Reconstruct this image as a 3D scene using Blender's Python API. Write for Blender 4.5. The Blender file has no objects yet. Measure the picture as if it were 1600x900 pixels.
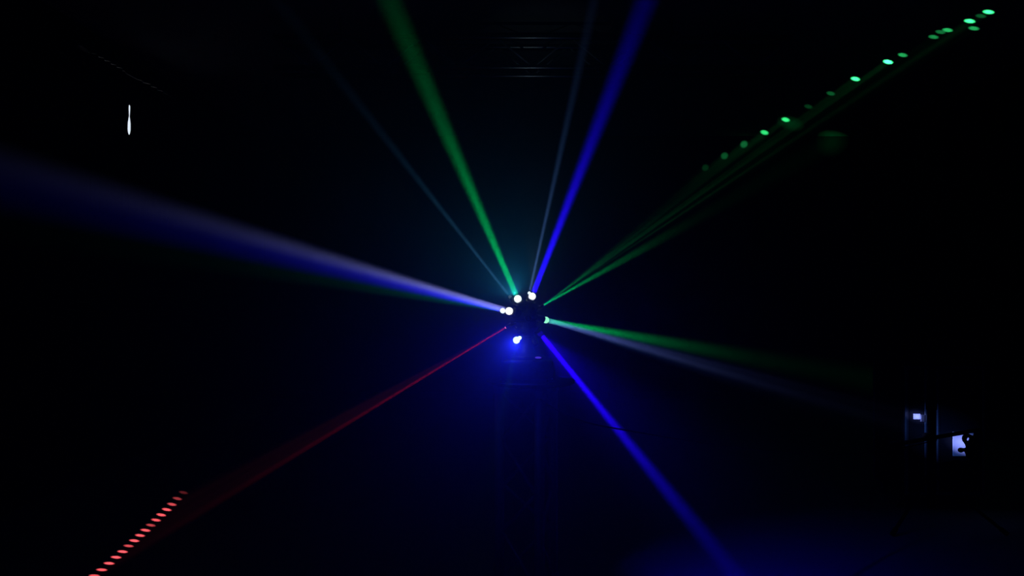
import bpy, bmesh, math, random
from mathutils import Vector, Matrix

# ------------------------------------------------------------------ scene, camera, world
sc = bpy.context.scene
COL = sc.collection
random.seed(4)
F = 1186.0                 # focal length in pixels of the 1600x900 frame
CAM_Z = 1.6

cam_d = bpy.data.cameras.new('camera')
cam_d.sensor_width = 36.0
cam_d.lens = 36.0 * F / 1600.0
cam = bpy.data.objects.new('camera', cam_d)
cam.location = (0, 0, CAM_Z)
cam.rotation_euler = (math.pi / 2, 0, 0)
COL.objects.link(cam)
sc.camera = cam

w = bpy.data.worlds.new('night')
sc.world = w
w.use_nodes = True
w.node_tree.nodes['Background'].inputs[0].default_value = (0, 0, 0, 1)
w.node_tree.nodes['Background'].inputs[1].default_value = 0.0

sc.view_settings.view_transform = 'Standard'
sc.view_settings.look = 'None'
sc.view_settings.exposure = 0.0
sc.view_settings.gamma = 1.0
sc.view_settings.use_curve_mapping = False
sc.cycles.use_denoising = True
sc.cycles.use_adaptive_sampling = False
sc.cycles.light_sampling_threshold = 0.0
sc.cycles.volume_bounces = 0
sc.cycles.max_bounces = 4
sc.cycles.sample_clamp_indirect = 0.25


def P(px, py, d):
    """a point seen at pixel (px, py) of the photograph, at depth d metres"""
    return Vector(((px - 800) / F * d, d, CAM_Z - (py - 450) / F * d))


# ------------------------------------------------------------------ materials
def mat(name, color, rough=0.6, metal=0.0, noise=0.25, scale=14.0, bump=0.0, spec=0.5):
    m = bpy.data.materials.new(name)
    m.use_nodes = True
    nt = m.node_tree
    b = nt.nodes['Principled BSDF']
    tc = nt.nodes.new('ShaderNodeTexCoord')
    nz = nt.nodes.new('ShaderNodeTexNoise')
    nz.inputs['Scale'].default_value = scale
    nz.inputs['Detail'].default_value = 4
    nt.links.new(tc.outputs['Object'], nz.inputs['Vector'])
    mx = nt.nodes.new('ShaderNodeMix')
    mx.data_type = 'RGBA'
    mx.inputs[6].default_value = (*[c * (1 - noise) for c in color], 1)
    mx.inputs[7].default_value = (*[min(1, c * (1 + noise)) for c in color], 1)
    nt.links.new(nz.outputs['Fac'], mx.inputs[0])
    nt.links.new(mx.outputs[2], b.inputs['Base Color'])
    b.inputs['Roughness'].default_value = rough
    b.inputs['Metallic'].default_value = metal
    b.inputs['Specular IOR Level'].default_value = spec
    if bump:
        bp = nt.nodes.new('ShaderNodeBump')
        bp.inputs['Strength'].default_value = bump
        bp.inputs['Distance'].default_value = 0.01
        nt.links.new(nz.outputs['Fac'], bp.inputs['Height'])
        nt.links.new(bp.outputs['Normal'], b.inputs['Normal'])
    return m


def emis(name, color, strength):
    m = bpy.data.materials.new(name)
    m.use_nodes = True
    nt = m.node_tree
    nt.nodes.clear()
    e = nt.nodes.new('ShaderNodeEmission')
    e.inputs[0].default_value = (*color, 1)
    e.inputs[1].default_value = strength
    m.cycles.emission_sampling = 'NONE'
    o = nt.nodes.new('ShaderNodeOutputMaterial')
    nt.links.new(e.outputs[0], o.inputs[0])
    return m


M_FLOOR = mat('painted_concrete', (0.25, 0.25, 0.25), 0.75, noise=0.15, scale=3, bump=0.1, spec=0.2)
M_CEIL = mat('grey_ceiling_paint', (0.35, 0.35, 0.35), 0.9, noise=0.15, scale=4, spec=0.1)
M_WALL = mat('dark_wall_paint', (0.014, 0.014, 0.014), 0.9, noise=0.2, scale=3, spec=0.1)
M_TRIM = mat('dark_trim_paint', (0.03, 0.03, 0.03), 0.6)
M_CURTAIN = mat('blackout_cloth', (0.012, 0.012, 0.014), 0.95, noise=0.3, scale=60, spec=0.05)
M_BLACK = mat('black_plastic', (0.012, 0.012, 0.013), 0.45, noise=0.2, scale=40)
M_BLACKMETAL = mat('black_powder_coat', (0.007, 0.007, 0.008), 0.75, noise=0.2, scale=60, spec=0.08)
M_ALU = mat('aluminium', (0.55, 0.56, 0.58), 0.5, 1.0, noise=0.12, scale=30)
M_TRUSS = mat('dull_aluminium_tube', (0.5, 0.5, 0.52), 0.5, 0.5, noise=0.2, scale=30)
M_ROOFTRUSS = mat('worn_aluminium_tube', (0.35, 0.35, 0.36), 0.28, 1.0, noise=0.15, scale=20)
M_CHROME = mat('bright_steel', (0.8, 0.8, 0.82), 0.15, 1.0, noise=0.05)
M_CASE = mat('case_laminate', (0.012, 0.012, 0.014), 0.7, noise=0.25, scale=90, bump=0.15, spec=0.12)
M_WHITE = mat('white_laminate', (0.82, 0.82, 0.84), 0.5, noise=0.03, scale=8)
M_RUBBER = mat('black_rubber', (0.008, 0.008, 0.008), 0.9, spec=0.08)
M_SCREEN = mat('display_glass', (0.01, 0.02, 0.02), 0.1)
M_DAY = emis('daylight_pane', (0.80, 0.90, 1.0), 1.0)


# ------------------------------------------------------------------ mesh helpers
def add_box(bm, lo, hi):
    vs = [bm.verts.new((x, y, z)) for x in (lo[0], hi[0]) for y in (lo[1], hi[1]) for z in (lo[2], hi[2])]
    for f in ((0, 1, 3, 2), (4, 6, 7, 5), (0, 4, 5, 1), (2, 3, 7, 6), (0, 2, 6, 4), (1, 5, 7, 3)):
        bm.faces.new([vs[i] for i in f])


def add_tube(bm, a, b, r, n=14, r2=None, cap=True):
    a, b = Vector(a), Vector(b)
    q = (b - a).to_track_quat('Z', 'Y')
    r2 = r if r2 is None else r2
    A = [bm.verts.new(a + q @ Vector((r * math.cos(2 * math.pi * i / n), r * math.sin(2 * math.pi * i / n), 0))) for i in range(n)]
    B = [bm.verts.new(b + q @ Vector((r2 * math.cos(2 * math.pi * i / n), r2 * math.sin(2 * math.pi * i / n), 0))) for i in range(n)]
    for i in range(n):
        f = bm.faces.new((A[i], A[(i + 1) % n], B[(i + 1) % n], B[i]))
        f.smooth = True
    if cap:
        bm.faces.new(list(reversed(A)))
        bm.faces.new(B)


def add_lathe(bm, origin, axis, prof, n=24):
    """prof: (along, radius) pairs"""
    q = Vector(axis).to_track_quat('Z', 'Y')
    o = Vector(origin)
    rings = []
    for t, r in prof:
        rings.append([bm.verts.new(o + q @ Vector((r * math.cos(2 * math.pi * i / n), r * math.sin(2 * math.pi * i / n), t))) for i in range(n)])
    for R0, R1 in zip(rings, rings[1:]):
        for i in range(n):
            f = bm.faces.new((R0[i], R0[(i + 1) % n], R1[(i + 1) % n], R1[i]))
            f.smooth = True
    bm.faces.new(list(reversed(rings[0])))
    bm.faces.new(rings[-1])


def build(name, bm, m, parent=None, bevel=0.0):
    if bevel:
        bmesh.ops.bevel(bm, geom=bm.edges[:], offset=bevel, segments=2, affect='EDGES', profile=0.5)
    bmesh.ops.recalc_face_normals(bm, faces=bm.faces[:])
    me = bpy.data.meshes.new(name)
    bm.to_mesh(me)
    bm.free()
    me.materials.append(m)
    o = bpy.data.objects.new(name, me)
    COL.objects.link(o)
    if parent is not None:
        # shapes are given in world metres: shift the mesh into the thing's own frame
        r = parent
        off = Vector((0, 0, 0))
        while r is not None:
            off += r.location
            r = r.parent
        me.transform(Matrix.Translation(-off))
        o.parent = parent
    return o


def tag(o, label=None, cat=None, group=None, kind=None):
    for k, v in (('label', label), ('category', cat), ('group', group), ('kind', kind)):
        if v:
            o[k] = v
    return o


def thing(name, loc, label, cat, group=None):
    o = bpy.data.objects.new(name, None)
    o.empty_display_size = 0.1
    o.location = loc
    COL.objects.link(o)
    return tag(o, label, cat, group)


def box_obj(name, lo, hi, m, parent=None, bevel=0.0):
    bm = bmesh.new()
    add_box(bm, lo, hi)
    return build(name, bm, m, parent, bevel)


def tube_obj(name, a, b, r, m, parent=None, n=14, r2=None):
    bm = bmesh.new()
    add_tube(bm, a, b, r, n, r2)
    return build(name, bm, m, parent)


_light_data = {}


def spot(name, parent, pos, target, color, power, deg, blend=0.4, radius=0.0, collimated=False, pin=0.8):
    """a spot lamp of the fixture; lasers are collimated (no inverse-square loss)"""
    key = (name, tuple(color), round(power, 4), round(deg, 3), blend, radius, collimated, pin)
    d = _light_data.get(key)
    if d is None:
        d = bpy.data.lights.new(name, 'SPOT')
        d.color = color
        d.energy = power
        d.spot_size = math.radians(deg)
        d.spot_blend = blend
        d.shadow_soft_size = radius
        if collimated:
            d.use_nodes = True
            nt = d.node_tree
            e = nt.nodes['Emission']
            lf = nt.nodes.new('ShaderNodeLightFalloff')
            lf.inputs[0].default_value = 1.0
            # a pin-hole gobo narrows the laser below the smallest spot angle
            tc = nt.nodes.new('ShaderNodeTexCoord')
            cr = nt.nodes.new('ShaderNodeVectorMath')
            cr.operation = 'CROSS_PRODUCT'
            cr.inputs[1].default_value = (0, 0, 1)
            ln = nt.nodes.new('ShaderNodeVectorMath')
            ln.operation = 'LENGTH'
            mr = nt.nodes.new('ShaderNodeMapRange')
            mr.interpolation_type = 'SMOOTHSTEP'
            mr.inputs['From Min'].default_value = math.radians(pin * 0.30)
            mr.inputs['From Max'].default_value = math.radians(pin * 0.70)
            mr.inputs['To Min'].default_value = 1.0
            mr.inputs['To Max'].default_value = 0.0
            ml = nt.nodes.new('ShaderNodeMath')
            ml.operation = 'MULTIPLY'
            nt.links.new(tc.outputs['Normal'], cr.inputs[0])
            nt.links.new(cr.outputs[0], ln.inputs[0])
            nt.links.new(ln.outputs['Value'], mr.inputs['Value'])
            nt.links.new(mr.outputs[0], ml.inputs[0])
            nt.links.new(lf.outputs['Constant'], ml.inputs[1])
            nt.links.new(ml.outputs[0], e.inputs['Strength'])
        _light_data[key] = d
    o = bpy.data.objects.new(name, d)
    COL.objects.link(o)
    o.parent = parent
    o.location = Vector(pos) - parent.location
    o.rotation_mode = 'QUATERNION'
    o.rotation_quaternion = (Vector(target) - Vector(pos)).to_track_quat('-Z', 'Y')
    return o


def beam(name, parent, pos, target, color, power, deg, dia):
    """a lensed lamp: a lit disc of the lens's size throwing a narrow, slowly widening beam"""
    d = bpy.data.lights.new(name, 'AREA')
    d.shape = 'DISK'
    d.size = dia
    d.spread = math.radians(deg)
    d.color = color
    d.energy = power
    o = bpy.data.objects.new(name, d)
    COL.objects.link(o)
    o.parent = parent
    o.location = Vector(pos) - parent.location
    o.rotation_mode = 'QUATERNION'
    o.rotation_quaternion = (Vector(target) - Vector(pos)).to_track_quat('-Z', 'Y')
    return o


# ------------------------------------------------------------------ the room
XL, XR, YF, YB, ZC = -3.6, 5.0, -2.5, 11.0, 3.8
T = 0.15


def struct(name, lo, hi, m):
    return tag(box_obj(name, lo, hi, m), kind='structure')


struct('floor', (XL - T, YF - T, -T), (XR + T, YB + T, 0), M_FLOOR)
struct('ceiling', (XL - T, YF - T, ZC), (XR + T, YB + T, ZC + T), M_CEIL)
struct('wall_back', (XL - T, YB, 0), (XR + T, YB + T, ZC), M_WALL)
struct('wall_front', (XL - T, YF - T, 0), (XR + T, YF, ZC), M_WALL)
struct('wall_right', (XR, YF, 0), (XR + T, YB, ZC), M_WALL)
# left wall with its high window opening
WY0, WY1, WZ0, WZ1 = 6.55, 7.85, 2.75, 3.50
bm = bmesh.new()
add_box(bm, (XL - T, YF, 0), (XL, YB, WZ0))
add_box(bm, (XL - T, YF, WZ1), (XL, YB, ZC))
add_box(bm, (XL - T, YF, WZ0), (XL, WY0, WZ1))
add_box(bm, (XL - T, WY1, WZ0), (XL, YB, WZ1))
tag(build('wall_left', bm, M_WALL), kind='structure')
struct('baseboard_back', (XL, YB - 0.015, 0), (XR, YB, 0.1), M_TRIM)
struct('baseboard_right', (XR - 0.015, YF, 0), (XR, YB - 0.015, 0.1), M_TRIM)
struct('baseboard_left', (XL, YF, 0), (XL + 0.015, YB - 0.015, 0.1), M_TRIM)

win = bpy.data.objects.new('window_1', None)
win.location = (XL - 0.05, (WY0 + WY1) / 2, WZ0)
COL.objects.link(win)
tag(win, kind='structure')
bm = bmesh.new()
fx0, fx1, fw = XL - 0.12, XL - 0.03, 0.04
add_box(bm, (fx0, WY0, WZ0), (fx1, WY1, WZ0 + fw))
add_box(bm, (fx0, WY0, WZ1 - fw), (fx1, WY1, WZ1))
add_box(bm, (fx0, WY0, WZ0 + fw), (fx1, WY0 + fw, WZ1 - fw))
add_box(bm, (fx0, WY1 - fw, WZ0 + fw), (fx1, WY1, WZ1 - fw))
build('window_frame', bm, M_TRIM, win)
box_obj('pane', (XL - 0.085, WY0 + fw, WZ0 + fw), (XL - 0.08, WY1 - fw, WZ1 - fw), M_DAY, win)

# blackout curtains: their meeting edges part into a thin slit of daylight
CX = XL + 0.035
slit = [(166, 0.0), (168, 2.6), (172, 2.8), (178, 2.3), (184, 1.6), (188, 2.8), (194, 4.6), (200, 5.0),
        (206, 4.9), (210, 3.6), (212.5, 1.6), (213.5, 0.0)]


def slit_px(py):
    """left and right pixel edge of the slit at height py"""
    c = 202.4 - (py - 166) * 0.018
    if py <= slit[0][0] or py >= slit[-1][0]:
        return c, c
    for (a, wa), (b, wb) in zip(slit, slit[1:]):
        if a <= py <= b:
            wd = wa + (wb - wa) * (py - a) / (b - a)
            return c - wd / 2, c + wd / 2


def edge_at(z, side):
    d = 7.14
    py = 450 + (CAM_Z - z) * F / d
    l, r = slit_px(py)
    dl, dr = -CX * F / (800 - l), -CX * F / (800 - r)
    if dr - dl < 1e-5:
        return dl if side < 0 else dl
    return dl if side < 0 else dr


def curtain(side, far, label):
    zs = [2.25 + 0.1 * i for i in range(7)]
    zs += [2.90 + 0.005 * i for i in range(90)]
    zs += [3.36, 3.42, 3.5, 3.58]
    NU = 40
    bm = bmesh.new()
    rows = []
    for z in zs:
        e = edge_at(z, side)
        row = []
        for i in range(NU + 1):
            u = i / NU
            y = e + (far - e) * u
            amp = 0.022 * min(1.0, max(0.0, (u - 0.08) / 0.2))
            x = CX + 0.025 * (amp / 0.022) + amp * math.sin(u * 46 + 0.4 * math.sin(z * 3))
            row.append(bm.verts.new((x, y, z)))
        rows.append(row)
    for a, b in zip(rows, rows[1:]):
        for i in range(NU):
            f = bm.faces.new((a[i], a[i + 1], b[i + 1], b[i]))
            f.smooth = True
    o = build('curtain', bm, M_CURTAIN)
    s = o.modifiers.new('cloth', 'SOLIDIFY')
    s.thickness = 0.003
    s.offset = 0
    return tag(o, label, 'curtain', 'blackout curtains over the high window')


curtain(-1, 6.35, 'black blackout curtain on the near side of the thin white slit of daylight')
curtain(1, 8.05, 'black blackout curtain on the far side of the thin white slit of daylight')
struct('light_baffle_1', (XL, 6.2, 3.585), (XL + 0.10, 8.2, 3.60), M_TRIM)  # added board that stops daylight leaking out over the curtain tops
rod = thing('curtain_rod', (CX + 0.02, 7.2, 3.64), 'dark curtain rod above the slit of daylight at upper left', 'curtain rod')
tube_obj('rod', (CX + 0.02, 6.25, 3.64), (CX + 0.02, 8.15, 3.64), 0.013, M_BLACKMETAL, rod)
for y in (6.4, 8.0):
    tube_obj('bracket', (XL, y, 3.64), (CX + 0.02, y, 3.64), 0.008, M_BLACKMETAL, rod, 8)
for y in (6.25, 8.15):
    bm = bmesh.new()
    bmesh.ops.create_uvsphere(bm, u_segments=12, v_segments=8, radius=0.022, matrix=Matrix.Translation((CX + 0.02, y, 3.64)))
    build('finial', bm, M_BLACKMETAL, rod)

# ------------------------------------------------------------------ haze in the air (thickest around the fixture)
HC = P(822, 500, 3.44)                     # centre of the light's rotating head
hm = bpy.data.materials.new('stage_haze')
hm.use_nodes = True
hm.cycles.volume_sampling = 'EQUIANGULAR'
nt = hm.node_tree
nt.nodes.clear()
out = nt.nodes.new('ShaderNodeOutputMaterial')
vs = nt.nodes.new('ShaderNodeVolumeScatter')
vs.inputs['Color'].default_value = (1, 1, 1, 1)
vs.inputs['Anisotropy'].default_value = 0.1
nt.links.new(vs.outputs[0], out.inputs['Volume'])
geo = nt.nodes.new('ShaderNodeNewGeometry')
sub = nt.nodes.new('ShaderNodeVectorMath')
sub.operation = 'DISTANCE'
sub.inputs[1].default_value = HC
nt.links.new(geo.outputs['Position'], sub.inputs[0])


def mth(op, a, b=None):
    n = nt.nodes.new('ShaderNodeMath')
    n.operation = op
    for i, v in enumerate((a, b)):
        if v is None:
            continue
        if isinstance(v, (int, float)):
            n.inputs[i].default_value = v
        else:
            nt.links.new(v, n.inputs[i])
    return n.outputs[0]


HAZE_NEAR, HAZE_FAR, HAZE_L = 0.58, 0.006, 0.47
fall = mth('EXPONENT', mth('MULTIPLY', sub.outputs['Value'], -1.0 / HAZE_L))
nz = nt.nodes.new('ShaderNodeTexNoise')
nz.inputs['Scale'].default_value = 9.0
nz.inputs['Detail'].default_value = 3.0
nt.links.new(geo.outputs['Position'], nz.inputs['Vector'])
wisp = mth('ADD', mth('MULTIPLY', nz.outputs['Fac'], 0.9), 0.55)
dens = mth('MULTIPLY', mth('ADD', mth('MULTIPLY', fall, HAZE_NEAR), HAZE_FAR), wisp)
nt.links.new(dens, vs.inputs['Density'])
haze = box_obj('haze', (XL + 0.02, YF + 0.02, 0.02), (XR - 0.02, YB - 0.02, ZC - 0.02), hm)
tag(haze, 'thin grey stage haze filling the room and showing the beams', 'haze', kind='stuff')

# ------------------------------------------------------------------ triangular truss tower
TC = Vector(((829 - 800) / 345.0, 3.44, 0))
TR = 0.148
ang = [math.radians(a) for a in (43.5, 163.5, 283.5)]
TZ = 1.17
tower = thing('truss_tower', (TC.x, TC.y, 0), 'dull grey triangular truss tower standing on the floor under the disco light', 'truss')
corner = [Vector((TC.x + TR * math.cos(a), TC.y + TR * math.sin(a), 0)) for a in ang]
for c in corner:
    ch = tube_obj('chord', (c.x, c.y, 0.012), (c.x, c.y, TZ), 0.022, M_TRUSS, tower, 20)
    for z in (0.03, 0.24, TZ - 0.05):
        bm = bmesh.new()
        add_lathe(bm, (c.x, c.y, z), (0, 0, 1), [(0, 0.0222), (0.004, 0.0275), (0.036, 0.0275), (0.04, 0.0222)], 20)
        build('coupler_sleeve', bm, M_TRUSS, ch)
for i in range(3):
    a, b = corner[i], corner[(i + 1) % 3]
    n = 5
    z0, z1 = 0.08, TZ - 0.06
    for k in range(n):
        za = z0 + (z1 - z0) * k / n
        zb = z0 + (z1 - z0) * (k + 1) / n
        p, q = (a, b) if k % 2 == 0 else (b, a)
        u = (q - p).normalized() * 0.02
        tube_obj('brace', (p.x + u.x, p.y + u.y, za), (q.x - u.x, q.y - u.y, zb), 0.008, M_TRUSS, tower, 10)
bm = bmesh.new()
add_lathe(bm, (TC.x, TC.y, TZ), (0, 0, 1), [(0, 0.196), (0.003, 0.2), (0.013, 0.2), (0.016, 0.196)], 36)
build('top_plate', bm, M_RUBBER, tower)
box_obj('base_plate', (TC.x - 0.32, TC.y - 0.32, 0), (TC.x + 0.32, TC.y + 0.32, 0.012), M_BLACKMETAL, tower, 0.002)
# ------------------------------------------------------------------ the disco light
BZ = TZ + 0.016
BX, BY = HC.x + 0.005, 3.44
fix = thing('disco_light', (BX, BY, BZ), 'black rotating multi-beam disco light with glowing lenses on top of the truss tower', 'stage light')
# base box with rounded, slightly tapered sides
bm = bmesh.new()
hw, hd = 0.125, 0.125
add_box(bm, (BX - hw, BY - hd, BZ + 0.012), (BX + hw, BY + hd, BZ + 0.095))
for v in bm.verts:
    if v.co.z > BZ + 0.05:
        v.co.x = BX + (v.co.x - BX) * 0.90
        v.co.y = BY + (v.co.y - BY) * 0.90
base = build('base', bm, M_BLACK, fix, 0.010)
for sx in (-1, 1):
    for sy in (-1, 1):
        bm = bmesh.new()
        add_lathe(bm, (BX + sx * 0.1, BY + sy * 0.1, BZ), (0, 0, 1), [(0, 0.014), (0.01, 0.016), (0.014, 0.016)], 14)
        build('rubber_foot', bm, M_RUBBER, base)
box_obj('display', (BX - 0.04, BY - 0.1275, BZ + 0.035), (BX + 0.02, BY - 0.116, BZ + 0.065), M_SCREEN, base, 0.0015)
for k in range(4):
    bm = bmesh.new()
    add_lathe(bm, (BX + 0.036 + 0.016 * k, BY - 0.116, BZ + 0.05), (0, -1, 0), [(0, 0.0055), (0.008, 0.0055), (0.010, 0.004)], 12)
    build('button', bm, M_BLACK, base)
# blue glint on the base's front upper edge, put in as a glowing stud
p = P(841, 559, BY - 0.115)
bm = bmesh.new()
add_lathe(bm, (p.x, BY - 0.10, p.z), (0, -1, 0), [(0, 0.004), (0.012, 0.004), (0.016, 0.003), (0.0175, 0.001)], 14)
for v in bm.verts:
    v.co.x = p.x + (v.co.x - p.x) * 3.6
build('glint_stud', bm, emis('blue_glint_glow', (0.10, 0.05, 1.0), 0.55), base)
# two bright screws on the lower right corner of the base
for px, py in ((863, 592.5), (865.5, 600)):
    p = P(px, py, BY - 0.122)
    bm = bmesh.new()
    add_lathe(bm, p + Vector((0, 0.02, 0)), (0, -1, 0), [(0, 0.004), (0.018, 0.004), (0.019, 0.006), (0.023, 0.006), (0.026, 0.004), (0.027, 0.001)], 14)
    build('screw', bm, M_CHROME, base)
# turntable and neck
bm = bmesh.new()
add_lathe(bm, (HC.x, BY, BZ + 0.093), (0, 0, 1), [(0, 0.085), (0.012, 0.085), (0.018, 0.078), (0.02, 0.05), (0.05, 0.035), (0.1, 0.035)], 36)
build('turntable', bm, M_BLACK, fix)
# rotating head: a faceted ball carrying the lens barrels
bm = bmesh.new()
bmesh.ops.create_icosphere(bm, subdivisions=2, radius=0.068, matrix=Matrix.Translation(HC))
head = build('head', bm, M_BLACK, fix, 0.002)
bm = bmesh.new()
add_lathe(bm, HC + Vector((0, 0, -0.008)), (0, 0, 1), [(0, 0.069), (0.001, 0.073), (0.015, 0.073), (0.016, 0.069)], 40)
build('seam_ring', bm, M_BLACKMETAL, head)


def add_mount(bm, p, r):
    """stub arm that carries a barrel from the head's shell"""
    v = (p - HC).normalized()
    if (p - HC).length > 0.062:
        add_tube(bm, HC + v * 0.055, p, r, 12)


def barrel(pos, direction, r, color, strength, name='lens_barrel', length=0.055):
    """a lens tube on the head: barrel > lens, bezel (barrel is a part, the others sub-parts)"""
    d = direction.normalized()
    bm = bmesh.new()
    back = pos - d * length
    add_lathe(bm, back, d, [(0, r * 1.05), (length * 0.5, r * 1.15), (length * 0.5, r * 1.3), (length * 0.65, r * 1.3), (length - r * 0.9, r * 1.02), (length - r * 0.72, r * 0.74), (length - r * 0.74, r * 0.6)], 24)
    add_mount(bm, back + d * length * 0.35, r * 0.8)
    b = build(name, bm, M_BLACK, fix)
    bm = bmesh.new()
    add_lathe(bm, pos - d * 0.006, d, [(0.006 - r * 0.72, r * 0.7), (0.006 - r * 0.35, r * 0.94), (0.006, r), (0.006 + r * 0.42, r * 0.91), (0.006 + r * 0.76, r * 0.65), (0.006 + r * 0.94, r * 0.33), (0.006 + r, r * 0.05)], 24)
    build('lens', bm, emis('lit_lens', color, strength), b)
    return b


def lens_at(px, py, dy):
    return P(px, py, 3.44 + dy)


BEAM = 1.0
# (lens pixel, lens depth offset, aim pixel, aim depth, lens radius m, lens colour, lens glow, lamps)
# lamps: (colour, power, cone degrees, blend, aim pixel, aim depth)
HEADS = [
    # green, up left
    ((809, 467), -0.045, (605, 0), 2.95, 0.0170, (0.85, 1, 0.95), 1.6,
     [((0.0, 1.0, 0.20), 0.45, 5.3, (608, 0), 2.95)]),
    # pale faint, up left, seen from behind
    ((797, 464), 0.03, (480, 60), 3.75, 0.008, (0.5, 0.7, 0.8), 0.1,
     [((0.08, 0.34, 0.70), 0.075, 3.2, (480, 60), 3.75)]),
    # white, left
    ((795.5, 486), -0.06, (0, 258), 2.6, 0.0172, (1, 1, 1), 1.6,
     [((0.27, 0.29, 1.0), 0.62, 5.0, (0, 255), 2.6)]),
    # blue, left
    ((785.5, 485.5), -0.03, (0, 290), 2.6, 0.012, (0.75, 0.9, 1), 1.6,
     [((0.02, 0.02, 1.0), 1.0, 7.0, (0, 290), 2.6),
      ((0.0, 0.7, 0.35), 0.05, 6.0, (400, 420), 3.2)]),
    # pale faint, up right
    ((827, 458), -0.02, (925, 15), 3.35, 0.0075, (0.7, 0.9, 1), 1.6,
     [((0.12, 0.28, 0.80), 0.10, 3.0, (925, 15), 3.35)]),
    # blue, up right
    ((831.5, 463), -0.05, (1010, 0), 3.0, 0.0165, (0.8, 0.85, 1), 1.6,
     [((0.012, 0.0, 1.0), 1.4, 5.0, (1010, 0), 3.0)]),
    # green and pale, right
    ((853, 500), -0.03, (1420, 640), 5.0, 0.0150, (0.30, 1, 0.60), 1.3,
     [((0.0, 1.0, 0.20), 0.30, 4.0, (1400, 600), 8.0),
      ((0.06, 0.17, 0.80), 0.20, 6.5, (1466, 676), 5.5),
      ((0.26, 0.31, 1.0), 0.05, 1.7, (1433, 650.5), 5.5),  # narrow lamp added to light the white tag
      ((0.26, 0.31, 1.0), 0.11, 2.6, (1504, 692), 5.5)]),  # narrow lamp added to light the white panel
    # blue, down right, pointing away
    ((844, 521), 0.045, (1162, 905), 4.17, 0.0140, (0.02, 0.0, 1), 0.2,
     [((0.012, 0.0, 1.0), 2.2, 4.6, (1168, 922), 4.03),
      ((0.012, 0.0, 1.0), 0.9, 50.0, (1190, 910), 4.1)]),  # wide lamp added for the blue glow above the floor pool
    # blue, low front
    ((807, 531.5), -0.075, (760, 640), 2.7, 0.0155, (0.7, 0.95, 1), 1.6, []),
]
for (lp, dy, ap, ad, r, lc, ls, lamps) in HEADS:
    pos = lens_at(lp[0], lp[1], dy)
    aim = P(ap[0], ap[1], ad)
    d = (aim - pos).normalized()
    barrel(pos, d, r, lc, ls)
    for (c, pw, deg, q, qd) in lamps:
        beam('beam_lamp', fix, pos + d * (r + 0.005), P(q[0], q[1], qd), c, pw * BEAM, deg, r * 1.5)
    if not lamps:
        spot('spill_lamp', fix, pos + d * (r + 0.005), aim, (0.01, 0.02, 1.0), 16, 140, 1.0, 0.004)
# stray light thrown wide by the green and the white lens
p = lens_at(805, 460, -0.08)
spot('spill_lamp', fix, p, p + Vector((-0.35, -0.5, 0.8)), (0.03, 0.50, 1.0), 2.2, 170, 1.0, 0.004)
p = lens_at(833, 459, 0.04)
spot('spill_lamp', fix, p, P(850, 88, 6.1), (0.6, 0.9, 1.0), 3.2, 20, 1.0, 0.004)  # added narrow lamp, aimed to raise highlights on the ceiling truss
p = lens_at(806, 539, -0.10)
beam('beam_lamp', fix, p, P(802, 559, 3.31), (0.05, 0.7, 0.8), 0.004, 14, 0.006)  # weak lamp added to put a teal glint on the base
# second half of the low front lens
p2 = lens_at(812, 528, -0.07)
barrel(p2, P(860, 600, 2.7) - p2, 0.008, (0.5, 0.95, 1), 4.0)
# unlit barrels between the lit ones
for (px, py, dy, r) in ((826, 497, -0.09, 0.0125), (838, 540, -0.03, 0.0115), (820, 545, 0.06, 0.0115)):
    p = lens_at(px, py, dy)
    d = (p - HC).normalized()
    bm = bmesh.new()
    add_lathe(bm, p - d * 0.05, d, [(0, r * 1.05), (0.03, r * 1.3), (0.046, r * 1.3), (0.048, r * 1.2), (0.044, r)], 24)
    b = build('lens_barrel', bm, M_BLACK, fix)
    bm = bmesh.new()
    add_lathe(bm, p - d * 0.006, d, [(0, r), (0.004, r * 0.8), (0.006, r * 0.1)], 24)
    build('lens', bm, M_SCREEN, b)

p = lens_at(800, 516, -0.062)
p = HC + (p - HC).normalized() * 0.067
bm = bmesh.new()
add_lathe(bm, p, p - HC, [(-0.02, 0.003), (0, 0.003), (0.001, 0.0045), (0.004, 0.0045), (0.0055, 0.002)], 12)
build('screw', bm, M_CHROME, head)
# laser apertures
red_p = lens_at(790.5, 511.5, -0.05)
grn_p = lens_at(849, 477, -0.03)
red_px = [(286.6, 769.6, .08), (277, 779, .3), (268.6, 788, .6), (260.5, 796.2, 1), (252, 804.5, 1), (243.8, 812.6, .9), (235.6, 820.6, .4),
          (227.3, 828.5, 1), (218.9, 836.6, .9), (209.9, 844.8, 1), (201, 853, .5), (191.5, 861.9, 1), (181.4, 870.7, 1), (170.5, 880.2, 1),
          (159, 890.3, .8), (147.5, 899.5, .6)]
grn_px = [(1102, 262, .05), (1132, 243.5, .22), (1162.5, 225.5, .35), (1194.5, 207, .42), (1227.5, 187, .45), (1263, 166.5, .012), (1298, 146, .03),
          (1336.5, 123.3, .9), (1387.5, 96.7, 1.6), (1410.5, 86, .12), (1458.5, 57.7, .07), (1469.5, 50, .04), (1480.5, 47, .14), (1515, 33, .7),
          (1521.5, 44.3, .1), (1532.5, 25, .02), (1544.5, 18.7, .7)]


def on_floor(px, py):
    return P(px, py, F * CAM_Z / (py - 450))


def on_ceiling(px, py):
    d = F * (ZC - CAM_Z) / (450 - py)
    return P(px, py, min(d, YB))


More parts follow.
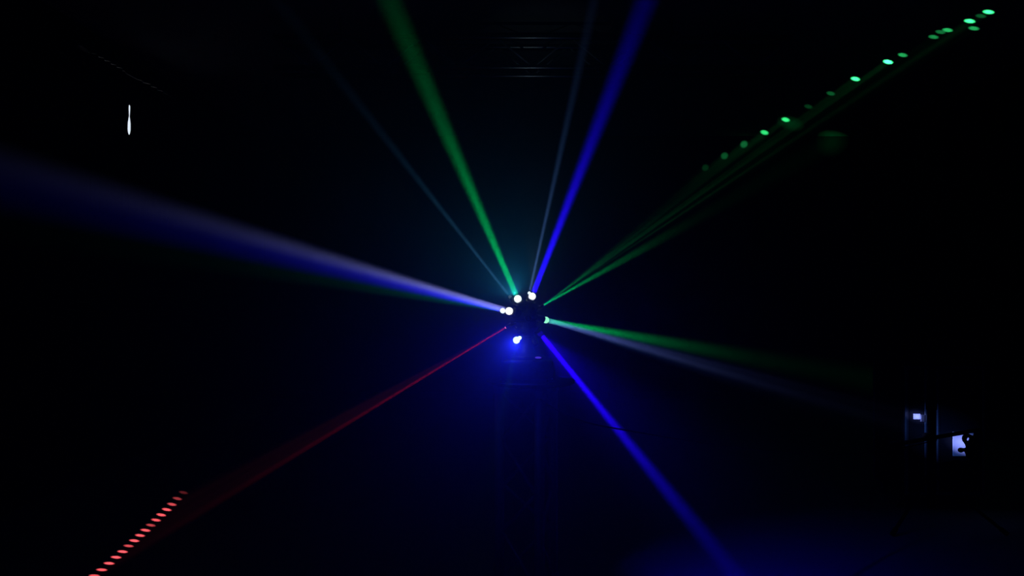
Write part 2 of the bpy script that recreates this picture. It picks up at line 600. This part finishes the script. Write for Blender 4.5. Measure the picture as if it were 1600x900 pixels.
def aperture(pos, tgt, color, strength):
    d = (tgt - pos).normalized()
    bm = bmesh.new()
    add_lathe(bm, pos - d * 0.035, d, [(0, 0.008), (0.03, 0.008), (0.032, 0.007), (0.034, 0.005)], 16)
    add_mount(bm, pos - d * 0.022, 0.006)
    b = build('laser_barrel', bm, M_BLACK, fix)
    bm = bmesh.new()
    add_lathe(bm, pos - d * 0.002, d, [(0, 0.0052), (0.003, 0.0048), (0.006, 0.003), (0.007, 0.0005)], 14)
    build('lens', bm, emis('laser_window', color, strength), b)
    return d


d = aperture(red_p, on_floor(212, 843), (1.0, 0.15, 0.30), 1.5)
for (x, y, s) in red_px:
    spot('laser_lamp', fix, red_p + d * 0.008, on_floor(x, y), (1.0, 0.10, 0.12), 650 * s, 1.0, 0.1, 0.0, True, 0.62)
beam('beam_lamp', fix, red_p + d * 0.008, on_floor(128, 914), (1.0, 0.015, 0.06), 0.075, 1.25, 0.007)
d = aperture(grn_p, P(1330, 190, 8), (0.10, 1.0, 0.40), 1.6)
for (x, y, s) in grn_px:
    spot('laser_lamp', fix, grn_p + d * 0.008, on_ceiling(x, y), (0.04, 1.0, 0.25), 1300 * s, 1.0, 0.1, 0.0, True, 0.6)
# green beam below the row of dots
beam('beam_lamp', fix, grn_p + d * 0.008, P(1300, 222, 11.0), (0.0, 1.0, 0.22), 0.10, 2.8, 0.007)
beam('beam_lamp', fix, grn_p + d * 0.008, P(1100, 292, 6.0), (0.0, 1.0, 0.22), 0.03, 2.4, 0.007)

# ------------------------------------------------------------------ box truss under the ceiling
TD, TS = 6.06, 0.24
truss = thing('ceiling_truss', (0, TD + TS / 2, 3.36), 'black horizontal box truss hung under the ceiling behind the disco light', 'truss')
za = P(0, 58.5, TD).z
zb = za - TS
x0, x1 = -1.9, 2.24
ends = []
for (y, z) in ((TD, za), (TD, zb), (TD + TS, za), (TD + TS, zb)):
    tube_obj('chord', (x0, y, z), (x1, y, z), 0.0225, M_ROOFTRUSS, truss, 20)
n = 14
st = (x1 - x0) / n
for k in range(n):
    xa, xb = x0 + st * k, x0 + st * (k + 1)
    z_a, z_b = (za, zb) if k % 2 == 0 else (zb, za)
    for y in (TD, TD + TS):
        tube_obj('brace', (xa, y, z_a), (xb, y, z_b), 0.008, M_TRUSS, truss, 8)
for x in (-1.4, 1.3):
    tube_obj('drop_rod', (x, TD + TS / 2, za), (x, TD + TS / 2, ZC), 0.010, M_BLACKMETAL, truss, 10)
    box_obj('hanger_bar', (x - 0.02, TD - 0.03, za + 0.022), (x + 0.02, TD + TS + 0.03, za + 0.04), M_BLACKMETAL, truss)

# ------------------------------------------------------------------ flight case by the right side
CD = 5.5
cx0, cx1 = P(1415, 0, CD).x, P(1540, 0, CD).x
cz1 = P(0, 572, CD).z
case = thing('flight_case', ((cx0 + cx1) / 2, CD + 0.25, 0), 'tall dark flight case with aluminium edges lit by the white beam', 'flight case')
body = box_obj('body', (cx0 + 0.004, CD + 0.004, 0.10), (cx1 - 0.004, CD + 0.5, cz1 - 0.004), M_CASE, case)
e = 0.022
for x in (cx0, cx1 - e):
    for y in (CD, CD + 0.5 - e + 0.004):
        box_obj('corner_edge', (x, y, 0.10), (x + e, y + e, cz1), M_ALU, case, 0.003)
for z in (0.10, cz1 - e):
    box_obj('front_edge', (cx0 + e, CD, z), (cx1 - e, CD + e, z + e), M_ALU, case, 0.003)
for px in (1445, 1464):
    xx = P(px, 0, CD).x
    box_obj('lid_edge', (xx, CD - 0.002, 0.10 + e), (xx + 0.016, CD + 0.01, cz1 - e), M_ALU, case, 0.003)
# white label beside the latch, and the white panel at right
a, b = P(1427.5, 646.5, CD), P(1438, 655, CD)
lab = box_obj('tag', (a.x, CD - 0.001, b.z), (b.x, CD + 0.006, a.z), M_WHITE, case)
tag(lab, 'small white tag')
a, b = P(1438, 648, CD), P(1445, 659, CD)
latch = box_obj('latch', (a.x, CD - 0.008, b.z), (b.x - 0.003, CD + 0.006, a.z), M_ALU, case, 0.003)
a, b = P(1489, 675, CD), P(1529, 712.5, CD)
wp = box_obj('label_panel', (a.x, CD - 0.003, b.z), (b.x, CD + 0.006, a.z), M_WHITE, case, 0.001)
tag(wp, 'white panel')
for x in (cx0 + 0.06, cx1 - 0.06):
    for y in (CD + 0.07, CD + 0.43):
        bm = bmesh.new()
        add_box(bm, (x - 0.03, y - 0.03, 0.09), (x + 0.03, y + 0.03, 0.10))
        for s in (-1, 1):
            add_box(bm, (x + s * 0.022 - 0.002, y - 0.014, 0.035), (x + s * 0.022 + 0.002, y + 0.014, 0.092))
        ca = build('caster', bm, M_ALU, case)
        bm = bmesh.new()
        add_lathe(bm, (x - 0.016, y, 0.042), (1, 0, 0), [(0, 0.036), (0.004, 0.042), (0.028, 0.042), (0.032, 0.036)], 20)
        build('wheel', bm, M_RUBBER, ca)

# ------------------------------------------------------------------ boom stand in front of the case
SD = 5.1
sp = P(1455.5, 0, SD).x
stand = thing('boom_stand', (sp, SD, 0), 'black boom stand with slanting arm in front of the flight case', 'stand')
tube_obj('pole', (sp, SD, 0.12), (sp, SD, 0.85), 0.026, M_BLACKMETAL, stand, 18)
tube_obj('upper_pole', (sp, SD, 0.80), (sp, SD, 1.12), 0.018, M_BLACKMETAL, stand, 18)
bm = bmesh.new()
add_lathe(bm, (sp, SD, 0.78), (0, 0, 1), [(0, 0.027), (0.005, 0.034), (0.07, 0.034), (0.075, 0.02)], 20)
build('collar', bm, M_BLACKMETAL, stand)
for k in range(3):
    a = math.radians(90 + 120 * k)
    dv = Vector((math.cos(a), math.sin(a), 0))
    lg = tube_obj('leg', Vector((sp, SD, 0.34)) + dv * 0.024, Vector((sp, SD, 0.02)) + dv * 0.42, 0.011, M_BLACKMETAL, stand, 10)
    tube_obj('rubber_foot', Vector((sp, SD, 0.045)) + dv * 0.39, Vector((sp, SD, 0.012)) + dv * 0.43, 0.016, M_RUBBER, lg, 10)
ya = SD - 0.045
A, B = P(1398, 694.5, ya), P(1530, 671.5, ya)
tube_obj('boom_arm', A, B, 0.0135, M_BLACKMETAL, stand, 14)
j = A + (B - A) * ((1455.5 - 1398) / 132)
tube_obj('swivel', j + Vector((0, 0.075, 0)), j + Vector((0, -0.03, 0)), 0.022, M_BLACKMETAL, stand, 16)
bm = bmesh.new()
add_lathe(bm, A - (B - A).normalized() * 0.03, B - A, [(0, 0.02), (0.004, 0.024), (0.07, 0.024), (0.074, 0.02)], 16)
build('counterweight', bm, M_BLACKMETAL, stand)
# hook clamp at the end of the arm: cast plate with an eye, a slot and a hooked jaw
hook_px = [(1504.6, 686), (1505.4, 682), (1508, 679.2), (1511.5, 678), (1515, 678.6), (1518, 680.6), (1520.5, 681.6), (1522.3, 680.6), (1523.2, 678.5),
           (1522.6, 675.6), (1525, 671), (1530, 670), (1533.5, 676), (1535, 690), (1533, 706), (1528, 716), (1518, 718), (1511, 714), (1510.3, 709.8),
           (1508.8, 706.4), (1506.4, 704.8), (1503.4, 704.8), (1501.4, 706.2), (1499.4, 706.2), (1498.2, 704.4), (1498.6, 702), (1500.6, 700.5),
           (1503.5, 700.2), (1506.5, 701), (1509.4, 700.8), (1510.8, 699.6), (1510, 696), (1508, 692.4), (1505.6, 689.4)]
yc = SD - 0.05
cu = bpy.data.curves.new('clamp_outline', 'CURVE')
cu.dimensions = '2D'
cu.fill_mode = 'BOTH'
cu.extrude = 0.011
cu.bevel_depth = 0.0015


def spline(pts):
    s = cu.splines.new('POLY')
    s.points.add(len(pts) - 1)
    for q, (px, py) in zip(s.points, pts):
        w_ = P(px, py, yc)
        q.co = (w_.x, w_.z, 0, 1)
    s.use_cyclic_u = True


spline(hook_px)
spline([(1512.5 + 3.5 * math.cos(t * math.pi / 8), 686 + 3.5 * math.sin(t * math.pi / 8)) for t in range(16)])
spline([(1520.6, 696.0), (1521.6, 697.0), (1526.4, 692.9), (1525.4, 691.9)])
tmp = bpy.data.objects.new('clamp_outline', cu)
COL.objects.link(tmp)
bpy.context.view_layer.update()
me = bpy.data.meshes.new_from_object(tmp.evaluated_get(bpy.context.evaluated_depsgraph_get()))
bpy.data.objects.remove(tmp)
bm = bmesh.new()
bm.from_mesh(me)
bmesh.ops.transform(bm, matrix=Matrix.Translation((0, yc, 0)) @ Matrix.Rotation(math.pi / 2, 4, 'X'), verts=bm.verts[:])
build('hook_clamp', bm, M_BLACKMETAL, stand)

# ------------------------------------------------------------------ cable slung from the tower to the stand
cp = [P(843, 622, 3.275), P(848, 627, 3.27), P(866, 640, 3.28), P(900, 656, 3.36), P(935, 665, 3.42), P(960, 669, 3.48), P(1000, 676, 3.60), P(1080, 690, 3.85), P(1200, 706, 4.2),
      P(1330, 712, 4.65), P(1420, 700, 4.98), P(1452, 690, 5.06)]
cu = bpy.data.curves.new('cable', 'CURVE')
cu.dimensions = '3D'
cu.bevel_depth = 0.0035
cu.bevel_resolution = 3
s = cu.splines.new('NURBS')
s.points.add(len(cp) - 1)
for q, v in zip(s.points, cp):
    q.co = (*v, 1)
s.use_endpoint_u = True
s.order_u = 4
cu.materials.append(M_RUBBER)
tmp = bpy.data.objects.new('cable_path', cu)
COL.objects.link(tmp)
bpy.context.view_layer.update()
me = bpy.data.meshes.new_from_object(tmp.evaluated_get(bpy.context.evaluated_depsgraph_get()))
bpy.data.objects.remove(tmp)
cab = bpy.data.objects.new('cable', me)
COL.objects.link(cab)
tag(cab, 'thin black cable slung from the truss tower across the blue beam', 'cable')
